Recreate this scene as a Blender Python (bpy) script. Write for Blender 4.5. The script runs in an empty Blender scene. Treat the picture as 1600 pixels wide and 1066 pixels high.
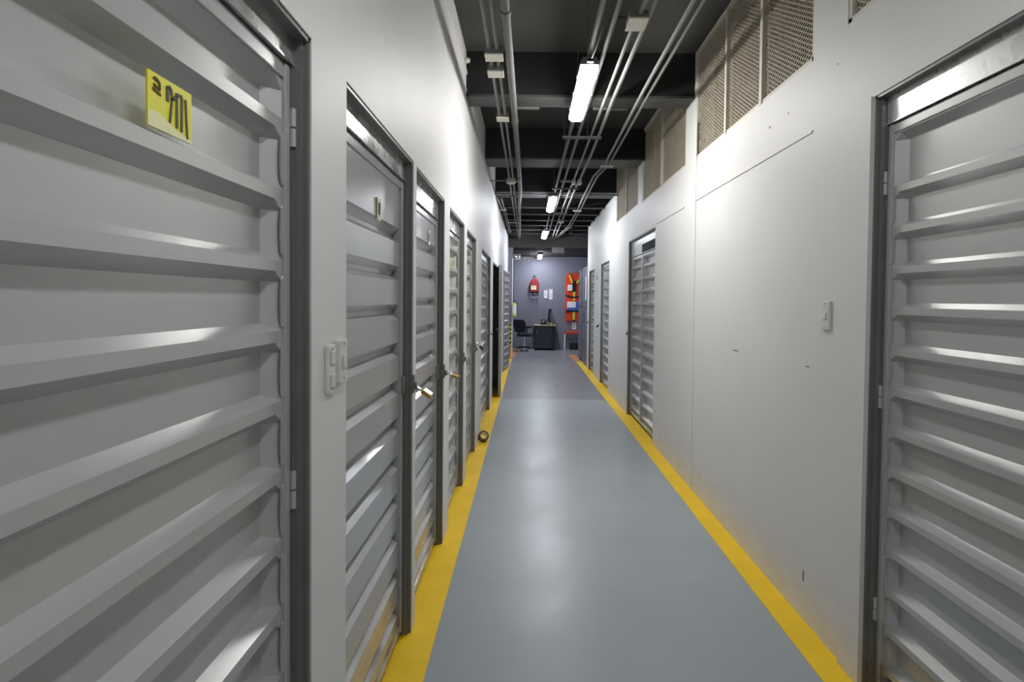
import bpy, bmesh, math, random
from mathutils import Vector, Matrix, Euler
random.seed(7)
S = bpy.context.scene
COL = S.collection
# ------------------------------------------------------------------ camera
cam_d = bpy.data.cameras.new('camera'); cam = bpy.data.objects.new('camera', cam_d); COL.objects.link(cam)
PITCH, ROLL = -0.0236, 0.0096
cp, sp, cr, sr = math.cos(PITCH), math.sin(PITCH), math.cos(ROLL), math.sin(ROLL)
F = Vector((0, cp, sp)); R0 = Vector((1, 0, 0)); U0 = Vector((0, -sp, cp))
RR = R0*cr + U0*sr; UU = -R0*sr + U0*cr
m = Matrix((RR, UU, -F)).transposed().to_4x4(); m.translation = Vector((0, 0, 1.55))
cam.matrix_world = m
cam_d.sensor_width = 36; cam_d.lens = 36*850/1600
cam_d.shift_x = -24.92/1600; cam_d.shift_y = -44.9/1600
cam_d.clip_start = 0.02; cam_d.clip_end = 100
S.camera = cam
# ------------------------------------------------------------------ world, exposure
w = bpy.data.worlds.new('world'); S.world = w; w.use_nodes = True
w.node_tree.nodes['Background'].inputs[0].default_value = (0.75, 0.82, 1, 1)
w.node_tree.nodes['Background'].inputs[1].default_value = 0.25
S.view_settings.view_transform = 'Standard'; S.view_settings.look = 'None'
S.view_settings.gamma = 1; S.view_settings.use_curve_mapping = False
S.view_settings.exposure = 1.85
LAMP_NEAR, LAMP_FAR = 25.0, 24.0

# ------------------------------------------------------------------ materials
def mat(name, col, rough=.5, metal=0., var=0., vscale=3., bump=0., bscale=60., col2=None, emit=None, estr=0., coat=0., dirt=0., dz=.35, dcol=(.16,.11,.07), stretch=(1,1,1), rvar=0., det=6):
    m = bpy.data.materials.new(name); m.use_nodes = True
    nt = m.node_tree; N = nt.nodes; L = nt.links; b = N['Principled BSDF']
    b.inputs['Base Color'].default_value = (*col, 1); b.inputs['Roughness'].default_value = rough
    b.inputs['Metallic'].default_value = metal
    if coat: b.inputs['Coat Weight'].default_value = coat; b.inputs['Coat Roughness'].default_value = .15
    if emit: b.inputs['Emission Color'].default_value = (*emit, 1); b.inputs['Emission Strength'].default_value = estr
    geo = N.new('ShaderNodeNewGeometry')
    mp = N.new('ShaderNodeMapping'); mp.inputs['Scale'].default_value = stretch
    L.new(geo.outputs['Position'], mp.inputs['Vector'])
    out = None
    if var or rvar:
        nz = N.new('ShaderNodeTexNoise'); nz.inputs['Scale'].default_value = vscale; nz.inputs['Detail'].default_value = det; nz.inputs['Roughness'].default_value = .62
        L.new(mp.outputs[0], nz.inputs['Vector'])
        rm = N.new('ShaderNodeMapRange'); rm.inputs['From Min'].default_value = .2; rm.inputs['From Max'].default_value = .8; rm.interpolation_type = 'SMOOTHSTEP'
        L.new(nz.outputs['Fac'], rm.inputs['Value'])
        if var:
            mx = N.new('ShaderNodeMix'); mx.data_type = 'RGBA'
            c2 = col2 or tuple(max(0, c*(1-var)) for c in col)
            mx.inputs['A'].default_value = (*col, 1); mx.inputs['B'].default_value = (*c2, 1)
            L.new(rm.outputs[0], mx.inputs['Factor']); out = mx.outputs['Result']
        if rvar:
            r2 = N.new('ShaderNodeMapRange'); r2.inputs['To Min'].default_value = rough-rvar; r2.inputs['To Max'].default_value = rough+rvar
            L.new(rm.outputs[0], r2.inputs['Value']); L.new(r2.outputs[0], b.inputs['Roughness'])
    if dirt:
        sx = N.new('ShaderNodeSeparateXYZ'); L.new(geo.outputs['Position'], sx.inputs[0])
        dr = N.new('ShaderNodeMapRange'); dr.inputs['From Min'].default_value = dz; dr.inputs['From Max'].default_value = 0
        L.new(sx.outputs['Z'], dr.inputs['Value'])
        n2 = N.new('ShaderNodeTexNoise'); n2.inputs['Scale'].default_value = 9; n2.inputs['Detail'].default_value = 8
        m2 = N.new('ShaderNodeMapping'); m2.inputs['Scale'].default_value = (1, .5, 1.6); L.new(geo.outputs['Position'], m2.inputs['Vector'])
        L.new(m2.outputs[0], n2.inputs['Vector'])
        ad = N.new('ShaderNodeMath'); ad.operation = 'MULTIPLY_ADD'; ad.inputs[1].default_value = 2.2; ad.inputs[2].default_value = -.75
        L.new(n2.outputs['Fac'], ad.inputs[0])
        mu = N.new('ShaderNodeMath'); mu.operation = 'MULTIPLY'; mu.use_clamp = True
        L.new(ad.outputs[0], mu.inputs[0]); L.new(dr.outputs[0], mu.inputs[1])
        mu2 = N.new('ShaderNodeMath'); mu2.operation = 'MULTIPLY'; mu2.use_clamp = True; mu2.inputs[1].default_value = dirt*2
        L.new(mu.outputs[0], mu2.inputs[0])
        md = N.new('ShaderNodeMix'); md.data_type = 'RGBA'; md.inputs['A'].default_value = (*col, 1); md.inputs['B'].default_value = (*dcol, 1)
        if out: L.new(out, md.inputs['A'])
        L.new(mu2.outputs[0], md.inputs['Factor']); out = md.outputs['Result']
    if out: L.new(out, b.inputs['Base Color'])
    if bump:
        bz = N.new('ShaderNodeTexNoise'); bz.inputs['Scale'].default_value = bscale; bz.inputs['Detail'].default_value = 4
        L.new(mp.outputs[0], bz.inputs['Vector'])
        bp = N.new('ShaderNodeBump'); bp.inputs['Strength'].default_value = bump; bp.inputs['Distance'].default_value = .01
        L.new(bz.outputs['Fac'], bp.inputs['Height']); L.new(bp.outputs[0], b.inputs['Normal'])
    return m
M = {}
M['wall'] = mat('white wall paint', (.74,.735,.72), .5, var=.05, vscale=1.3, bump=.12, bscale=14, dirt=.22, dz=.4, dcol=(.5,.40,.31))
M['upper'] = mat('end wall paint', (.205,.21,.265), .7, var=.08, vscale=1.2)
M['slab'] = mat('dark ceiling concrete', (.062,.060,.056), .8, var=.5, vscale=2.2, bump=.3, bscale=20, col2=(.045,.045,.043))
M['beam'] = mat('black beam paint', (.012,.012,.013), .75, var=.3, vscale=3)
M['flange'] = mat('lightened flange grey', (.085,.085,.083), .55, var=.25, vscale=4)  # grey lightened to carry the lamp light on beam and joist undersides
M['floor'] = mat('blue grey floor paint', (.35,.395,.425), .34, var=.10, vscale=1.6, bump=.03, bscale=9, rvar=.06)
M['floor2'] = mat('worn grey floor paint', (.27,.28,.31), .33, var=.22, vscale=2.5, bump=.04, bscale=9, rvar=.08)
M['yellow'] = mat('yellow floor paint', (.95,.62,.010), .5, var=.12, vscale=5, bump=.06, bscale=25)
M['orange'] = mat('orange floor paint', (.62,.30,.12), .5, var=.2, vscale=5)
M['door'] = mat('grey door enamel', (.50,.51,.505), .30, metal=.28, var=.07, vscale=1.1, dirt=.55, dz=.38, det=2, coat=.35)
M['door_b'] = mat('glossy grey door enamel', (.52,.525,.535), .26, metal=.35, var=.08, vscale=1.3, dirt=.6, dz=.45, det=2, coat=.4)
M['jamb'] = mat('dark grey frame enamel', (.20,.205,.20), .42, metal=.2, var=.2, vscale=6, dirt=.5, dz=.25)
M['gate'] = mat('grey gate enamel', (.19,.20,.24), .5, metal=.2, var=.15, vscale=3)
M['galv'] = mat('galvanised sheet', (.64,.65,.65), .28, metal=.85, var=.2, vscale=9, rvar=.08, det=3)
M['dark'] = mat('unlit interior', (.02,.02,.02), .9)  # near-black colour puts the shade of gaps and openings into surfaces
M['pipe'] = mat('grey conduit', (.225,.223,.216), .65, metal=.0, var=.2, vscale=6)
M['pipe_d'] = mat('dull grey pipe', (.155,.155,.15), .65, metal=.0, var=.25, vscale=6)
M['box'] = mat('cream box plastic', (.66,.64,.56), .5)
M['boxd'] = mat('grey box metal', (.25,.25,.25), .5, metal=.4)
M['plate'] = mat('white switch plastic', (.70,.69,.64), .35)
M['mesh'] = mat('tan mesh paint', (.56,.49,.38), .55, var=.15, vscale=9)
M['cream'] = mat('cream window frame', (.72,.68,.58), .55, var=.12, vscale=6)
M['tan'] = mat('tan store wall', (.42,.36,.28), .8, var=.2, vscale=2)
M['steel'] = mat('worn steel', (.33,.33,.31), .4, metal=.8, var=.3, vscale=20)
M['chrome'] = mat('chrome', (.8,.8,.8), .12, metal=1)
M['brass'] = mat('brass', (.72,.50,.18), .22, metal=1)
M['black'] = mat('black plastic', (.012,.012,.014), .4)
M['fabric'] = mat('black chair fabric', (.012,.013,.018), .85)
M['navy'] = mat('dark cabinet laminate', (.022,.028,.036), .4)
M['wood'] = mat('pale desk top', (.55,.42,.28), .45, var=.2, vscale=8, stretch=(1,6,1))
M['ye'] = mat('yellow sign film', (.74,.70,.02), .4)
M['ye_pale'] = mat('pale yellow sign film', (.80,.78,.42), .4)
M['ye_old'] = mat('aged cream sign film', (.62,.60,.38), .4)
M['ink'] = mat('dark brown ink', (.035,.028,.02), .5)
M['white'] = mat('white paper', (.8,.8,.82), .6)
M['red'] = mat('red nylon', (.27,.018,.025), .6, var=.2, vscale=9)
M['board'] = mat('orange red board', (.66,.055,.015), .4)
M['lime'] = mat('lime yellow strap', (.60,.64,.06), .6)
M['blue'] = mat('blue foam', (.05,.12,.5), .6)
M['brown'] = mat('dark brown tape', (.085,.042,.02), .7)
M['housing'] = mat('lamp housing', (.22,.22,.23), .5)
def lampmat(n, c, s): return mat(n, (.9,.9,.9), .4, emit=c, estr=s)
M['lamp_near'] = lampmat('lamp diffuser near', (1,.985,.96), LAMP_NEAR)
M['lamp_back'] = lampmat('lamp diffuser back', (.97,.985,1), LAMP_NEAR*.5)
M['lamp_far'] = lampmat('lamp diffuser far', (.90,.93,1), LAMP_FAR)

# ------------------------------------------------------------------ mesh helpers
class MB:
    def __init__(s): s.v = []; s.f = []; s.mi = []; s.cur = 0
    def add(s, vs, fs):
        o = len(s.v); s.v += [tuple(p) for p in vs]
        for f in fs: s.f.append([i+o for i in f]); s.mi.append(s.cur)
        return s
    def box(s, x0, x1, y0, y1, z0, z1):
        x0, x1 = sorted((x0, x1)); y0, y1 = sorted((y0, y1)); z0, z1 = sorted((z0, z1))
        return s.add([(x0,y0,z0),(x1,y0,z0),(x1,y1,z0),(x0,y1,z0),(x0,y0,z1),(x1,y0,z1),(x1,y1,z1),(x0,y1,z1)],
              [(0,3,2,1),(4,5,6,7),(0,1,5,4),(1,2,6,5),(2,3,7,6),(3,0,4,7)])
    def obox(s, c, e, rot):           # oriented box: centre, half extents, Euler
        Rm = Euler(rot).to_matrix(); c = Vector(c)
        vs = [c + Rm @ Vector((sx*e[0], sy*e[1], sz*e[2])) for sz in (-1,1) for sx, sy in ((-1,-1),(1,-1),(1,1),(-1,1))]
        return s.add(vs, [(0,3,2,1),(4,5,6,7),(0,1,5,4),(1,2,6,5),(2,3,7,6),(3,0,4,7)])
    def tube(s, pts, r, seg=12, closed=False):
        pts = [Vector(p) for p in pts]; n = len(pts); rings = []
        rr = r if isinstance(r, (list, tuple)) else [r]*n
        prev = None
        for i, p in enumerate(pts):
            if closed: d = (pts[(i+1) % n] - pts[i-1])
            else: d = (pts[min(i+1, n-1)] - pts[max(i-1, 0)])
            d.normalize()
            if prev is None:
                a = Vector((0,0,1)) if abs(d.z) < .9 else Vector((1,0,0))
                u = d.cross(a).normalized()
            else: u = (prev - d*prev.dot(d)).normalized()
            prev = u; v = d.cross(u)
            rings.append([p + (u*math.cos(2*math.pi*k/seg) + v*math.sin(2*math.pi*k/seg))*rr[i] for k in range(seg)])
        vs = [q for rg in rings for q in rg]; fs = []
        for i in range(n if closed else n-1):
            j = (i+1) % n
            for k in range(seg):
                l = (k+1) % seg
                fs.append((i*seg+k, i*seg+l, j*seg+l, j*seg+k))
        if not closed: fs += [tuple(range(seg))[::-1], tuple((n-1)*seg+k for k in range(seg))]
        return s.add(vs, fs)
    def lathe(s, c, prof, seg=20, ax='z'):
        vs = []; fs = []
        for r, h in prof:
            for k in range(seg):
                a = 2*math.pi*k/seg; x, y = r*math.cos(a), r*math.sin(a)
                p = {'z': (x, y, h), 'y': (x, h, y), 'x': (h, x, y)}[ax]
                vs.append((c[0]+p[0], c[1]+p[1], c[2]+p[2]))
        n = len(prof)
        for i in range(n-1):
            for k in range(seg):
                l = (k+1) % seg; fs.append((i*seg+k, i*seg+l, (i+1)*seg+l, (i+1)*seg+k))
        if prof[0][0] > 1e-5: fs.append(tuple(range(seg))[::-1])
        if prof[-1][0] > 1e-5: fs.append(tuple((n-1)*seg+k for k in range(seg)))
        return s.add(vs, fs)
    def prism(s, poly, fn, a, b):     # poly 2d, fn(u,v,t) -> 3d
        n = len(poly)
        vs = [fn(u, v, a) for u, v in poly] + [fn(u, v, b) for u, v in poly]
        fs = [tuple(range(n))[::-1], tuple(range(n, 2*n))] + [(i, (i+1) % n, (i+1) % n+n, i+n) for i in range(n)]
        return s.add(vs, fs)
    def build(s, name, mats, parent=None, smooth=False, bevel=0., subsurf=0, origin=None, seg=2, weld=True):
        me = bpy.data.meshes.new(name)
        if parent is not None: o3 = Vector(parent['_w'])
        elif origin is not None: o3 = Vector(origin)
        else:
            xs = [p[0] for p in s.v]; ys = [p[1] for p in s.v]; zs = [p[2] for p in s.v]
            o3 = Vector(((min(xs)+max(xs))/2, (min(ys)+max(ys))/2, min(zs)))
        me.from_pydata([Vector(p)-o3 for p in s.v], [], s.f)
        mats = mats if isinstance(mats, (list, tuple)) else [mats]
        for k in mats: me.materials.append(M[k])
        for p, i in zip(me.polygons, s.mi): p.material_index = i
        bm = bmesh.new(); bm.from_mesh(me)
        if weld: bmesh.ops.remove_doubles(bm, verts=bm.verts, dist=1e-5)
        bmesh.ops.recalc_face_normals(bm, faces=bm.faces)
        bm.to_mesh(me); bm.free()
        o = bpy.data.objects.new(name, me); COL.objects.link(o)
        o['_w'] = list(o3)
        if parent is not None: o.parent = parent
        else: o.location = o3
        if smooth:
            for p in me.polygons: p.use_smooth = True
            try: me.set_sharp_from_angle(angle=math.radians(38))
            except Exception: pass
        if bevel:
            b = o.modifiers.new('bevel', 'BEVEL'); b.width = bevel; b.segments = seg; b.limit_method = 'ANGLE'; b.angle_limit = math.radians(35)
        if subsurf:
            q = o.modifiers.new('sub', 'SUBSURF'); q.levels = subsurf; q.render_levels = subsurf
        return o
def tag(o, label, cat, group=None, kind=None):
    o['label'] = label; o['category'] = cat
    if group: o['group'] = group
    if kind: o['kind'] = kind
    return o
def thing(name, loc, label, cat, group=None, kind=None):
    o = bpy.data.objects.new(name, None); COL.objects.link(o); o.location = loc; o['_w'] = list(loc)
    o.empty_display_size = .1
    return tag(o, label, cat, group, kind)
def plab(o, t): o['label'] = t; return o

# ------------------------------------------------------------------ setting
AX, BX = -.525, 1.354          # wall faces
SLAB, BEAMB, JB = 3.58, 3.21, 3.18
def wallgrid(mb, X, thick, y0, y1, z0, z1, holes):
    ys = sorted({y0, y1} | {h[0] for h in holes} | {h[1] for h in holes}); zs = sorted({z0, z1} | {h[2] for h in holes} | {h[3] for h in holes})
    ys = [y for y in ys if y0 <= y <= y1]; zs = [z for z in zs if z0 <= z <= z1]
    def solid(i, j):
        if i < 0 or j < 0 or i >= len(ys)-1 or j >= len(zs)-1: return False
        yc, zc = (ys[i]+ys[i+1])/2, (zs[j]+zs[j+1])/2
        return not any(h[0] < yc < h[1] and h[2] < zc < h[3] for h in holes)
    X2 = X + thick
    for i in range(len(ys)-1):
        for j in range(len(zs)-1):
            if not solid(i, j): continue
            a, b, c, d = ys[i], ys[i+1], zs[j], zs[j+1]
            mb.add([(X,a,c),(X,b,c),(X,b,d),(X,a,d)], [(0,1,2,3)]); mb.add([(X2,a,c),(X2,b,c),(X2,b,d),(X2,a,d)], [(3,2,1,0)])
            if not solid(i-1, j): mb.add([(X,a,c),(X2,a,c),(X2,a,d),(X,a,d)], [(0,1,2,3)])
            if not solid(i+1, j): mb.add([(X,b,c),(X2,b,c),(X2,b,d),(X,b,d)], [(0,1,2,3)])
            if not solid(i, j-1): mb.add([(X,a,c),(X,b,c),(X2,b,c),(X2,a,c)], [(0,1,2,3)])
            if not solid(i, j+1): mb.add([(X,a,d),(X,b,d),(X2,b,d),(X2,a,d)], [(0,1,2,3)])
LD = [(.40,1.32,2.17), (1.571,2.487,2.17), (2.551,3.404,2.165), (3.632,4.469,2.16), (4.655,5.485,2.15), (6.126,7.584,2.125), (8.088,9.35,2.11), (11.62,12.42,2.18)]
RD = [(1.12,2.156,2.36), (5.833,7.365,2.345), (9.115,10.162,2.22), (11.15,12.08,2.185)]
WN = [(1.00,2.351,2.735,3.50), (2.629,4.464,2.707,3.575), (4.748,6.525,2.715,3.575), (6.80,8.43,2.735,3.575)]
YB = -3.5
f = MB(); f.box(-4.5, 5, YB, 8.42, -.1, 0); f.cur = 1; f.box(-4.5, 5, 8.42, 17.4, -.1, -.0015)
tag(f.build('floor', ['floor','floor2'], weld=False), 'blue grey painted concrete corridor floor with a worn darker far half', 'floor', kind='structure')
wl = MB(); wallgrid(wl, AX, -.13, YB, 8.47, 0, SLAB, [(a,b,-1,t) for a,b,t in LD])
wallgrid(wl, AX, -.13, 8.47, 14.2, 0, 3.22, [(a,b,-1,t) for a,b,t in LD])
tag(wl.build('wall_left', 'wall', origin=(AX,4,0)), 'white painted wall on the left with grey storage doors set in it', 'wall', kind='structure')
wr = MB(); hr = [(a,b,-1,t) for a,b,t in RD]
wallgrid(wr, BX, .15, YB, 8.47, 0, SLAB, hr + WN)
wallgrid(wr, BX, .15, 8.47, 12.42, 0, 3.22, hr)
tag(wr.build('wall_right', 'wall', origin=(BX,4,0)), 'white painted wall on the right with mesh windows near its top', 'wall', kind='structure')
wb = MB(); wb.box(-4.5, 5, 17.2, 17.4, 0, 3.2)
tag(wb.build('wall_back', 'upper'), 'blue grey wall closing the far end of the corridor', 'wall', kind='structure')
wf = MB(); wf.box(-2, 5, YB-.15, YB, 0, SLAB)
tag(wf.build('wall_front', 'wall'), 'white wall behind the camera', 'wall', kind='structure')
ws = MB(); ws.box(-4.5, AX-.13, 14.2, 14.32, 0, 2.9); ws.box(BX+.15, 5, 12.3, 12.42, 0, 3.2)
tag(ws.build('wall_side', 'upper', weld=False), 'grey walls framing the room at the corridor end', 'wall', kind='structure')
c = MB(); c.box(-1.9, 3.2, YB, 8.47, SLAB, SLAB+.15); c.cur = 1; c.box(-2.2, 5, 8.47, 14.3, 3.47, 3.6)
c.box(-4.5, 5, 14.3, 17.4, 2.9, 3.05)
tag(c.build('ceiling', ['slab','beam'], weld=False), 'dark concrete ceiling above the corridor', 'ceiling', kind='structure')
# void behind the left doors and the store rooms seen through the mesh
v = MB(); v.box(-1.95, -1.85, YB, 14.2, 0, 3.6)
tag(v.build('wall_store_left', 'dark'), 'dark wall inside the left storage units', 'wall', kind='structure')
v = MB(); v.box(2.35, 2.45, YB, 12.3, 0, 3.6)
tag(v.build('wall_store_right', 'tan'), 'tan wall of the storage rooms behind the mesh', 'wall', kind='structure')
# beams
for i, (y0, y1, what) in enumerate([(-1.5,-1.26,'behind the camera'), (.55,.79,'overhead at the camera'), (2.53,2.77,'above the camera'), (4.51,4.73,'nearest, in front of the first lamp'), (6.49,6.86,'second, beyond the first lamp'), (8.47,8.93,'third, where the ceiling drops to closer joists')]):
    if i == 2 or i == 1: continue
    b = thing('ceiling_beam', (.42, y0, BEAMB), 'deep black concrete beam across the corridor, '+what, 'beam', kind='structure')
    x0, x1 = (AX, BX+.12)
    q = MB(); q.box(x0, x1, y0, y1, BEAMB+.012, SLAB if y0 < 8 else 3.47); q.build('web', 'beam', b)
    q = MB(); q.box(x0, x1, y0-.006, y1+.006, BEAMB, BEAMB+.02); plab(q.build('flange', 'flange', b), 'beam underside with lamp light put into its grey')
jy = [9.72,10.48,11.25,12.02,12.8,13.55]
for i, y in enumerate(jy):
    b = thing('ceiling_joist', (.42, y, JB), 'dark narrow ceiling joist spanning the far corridor, number %s counted away from the deep beams' % ['one','two','three','four','five','six'][i], 'joist', 'joists over the far corridor', 'structure')
    q = MB(); q.box(-2, 3, y, y+.05, JB+.01, 3.47); q.build('web', 'beam', b)
    q = MB(); q.box(-2, 3, y-.03, y+.08, JB, JB+.012); q.build('flange', 'flange', b)  # lamp-lit look of the joist underside is in the colour
q = MB(); q.box(-4.5, 5, 14.2, 14.32, 2.9, 3.47); tag(q.build('trim_8', 'slab'), 'grey header beam at the mouth of the end room', 'beam', kind='structure')
# floor stripes and wall trims
q = MB(); q.box(AX-.02, -.41, YB, 14.2, 0, .003)
for a, b_, t in LD: q.box(AX-.05, AX-.02, a+.002, b_-.002, 0, .0032)
tag(q.build('trim_1', 'yellow', weld=False), 'yellow painted stripe along the foot of the left wall', 'floor stripe', kind='structure')
q = MB(); q.box(1.22, BX+.015, YB, 13.6, 0, .003)
for a, b_, t in RD: q.box(BX, BX+.05, a+.002, b_-.002, 0, .0032)
tag(q.build('trim_2', 'yellow', weld=False), 'yellow painted stripe along the foot of the right wall', 'floor stripe', kind='structure')
q = MB(); q.box(-.47, -.33, 14.35, 17.1, 0, .003); tag(q.build('trim_3', 'orange'), 'orange painted stripe on the floor by the corner post', 'floor stripe', kind='structure')
q = MB(); q.box(1.16, 1.35, 13.6, 15.3, 0, .003); tag(q.build('trim_4', 'orange'), 'faded orange stripe on the floor by the grey gate', 'floor stripe', kind='structure')
q = MB()   # ledge high on left wall
q.box(AX, AX+.006, YB, 4.505, 3.24, 3.262); q.box(AX, AX+.010, YB, 4.505, 3.39, 3.41)
tag(q.build('trim_5', 'wall', weld=False), 'thin pair of painted ledges high on the left wall', 'ledge', kind='structure')
q = MB()   # filled panel outline on right wall
q.box(BX-.006, BX, 2.62, 4.44, 2.362, 2.372); q.box(BX-.006, BX, 4.425, 4.45, .003, 3.0)
q.box(BX-.006, BX, 4.75, 5.833, 2.362, 2.37)
tag(q.build('trim_6', 'wall', weld=False), 'raised edges of the blocked-up panel on the right wall', 'panel edge', kind='structure')
q = MB(); q.box(BX-.014, BX, 2.156, 2.30, .004, 2.36)
tag(q.build('trim_7', 'wall'), 'raised white strip beside the nearest right door', 'trim', kind='structure')
# scuffs on the right wall
wro = bpy.data.objects['wall_right']
for i, (y, z, hy, hz) in enumerate([(3.09,2.533,.008,.008),(2.872,2.538,.005,.005),(2.62,1.239,.02,.003),(3.53,1.231,.05,.004),(2.62,.216,.006,.03),(2.42,2.6,.004,.004)]):
    q = MB(); q.prism([(y+hy*math.cos(a*.785)*(1+.3*math.sin(a*3)), z+hz*math.sin(a*.785)) for a in range(8)], lambda u, v_, t: (t, u, v_), BX-.0012, BX-.0002)
    q.build('scuff_mark', 'pipe_d', wro)

# ------------------------------------------------------------------ storage doors
SIGNG = {}
def P(side, u, n, z): return (AX+n, u, z) if side == 'L' else (BX-n, u, z)
def dbox(mb, side, u0, u1, n0, n1, z0, z1):
    a = P(side, u0, n0, z0); b = P(side, u1, n1, z1); mb.box(a[0], b[0], a[1], b[1], a[2], b[2])
def corrugated(mb, X, u0, u1, z0, z1, zf, pitch, typ, dark_gap=True):
    """X(u,n,z)->point. pans pressed in a sheet. zf = centre of first ridge / groove."""
    OUT, IN = -.048, -.083
    rows = []
    cs = []
    z = zf
    while z > z0+.045: 
        if z < z1-.03: cs.append(z)
        z -= pitch
    rows.append((z1, OUT))
    if typ == 'A':
        h, sl = .013, .024
        rows.append((z1-.004, OUT)); 
        if cs and z1-.004-.03 > cs[0]+h+sl: rows.append((z1-.03, IN))
        for cz in cs: rows += [(cz+h+.018, IN), (cz+h, OUT), (cz-h, OUT), (cz-h-sl, IN)]
        rows += [(z0+.03, IN), (z0+.006, OUT), (z0, OUT)]
        if cs and cs[-1]-h-sl < z0+.03: rows = [r for r in rows if not (r[0] == z0+.03)]
    else:
        h, sl = .008, .024
        for cz in cs: rows += [(cz+h+sl, OUT), (cz+h, IN), (cz-h, IN), (cz-h-sl, OUT)]
        rows.append((z0, OUT))
    rows.sort(key=lambda r: -r[0])
    e = .032 if typ == 'A' else .02
    us = [u0, u0+e, u1-e, u1]
    vs = []
    for z_, n_ in rows:
        end = OUT if typ == 'A' else IN
        for k, u in enumerate(us): vs.append(X(u, end if k in (0, 3) else n_, z_))
    fs = [(r*4+k, r*4+k+1, (r+1)*4+k+1, (r+1)*4+k) for r in range(len(rows)-1) for k in range(3)]
    mb.add(vs, fs)
    if typ == 'A':       # rounded end tabs between ridges
        for i in range(len(cs)-1):
            zc = (cs[i]+cs[i+1])/2; hh = pitch/2-.022
            for ue, d in ((u1, -1), (u0, 1)):
                poly = [(ue+d*.013*math.cos(a)**.6 if math.cos(a) > 0 else ue, zc+hh*math.sin(a)) for a in [math.radians(t) for t in range(-90, 91, 15)]]
                mb.prism(poly, lambda u, v_, t: X(u, t, v_), OUT+.001, OUT+.006)
    return cs
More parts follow.
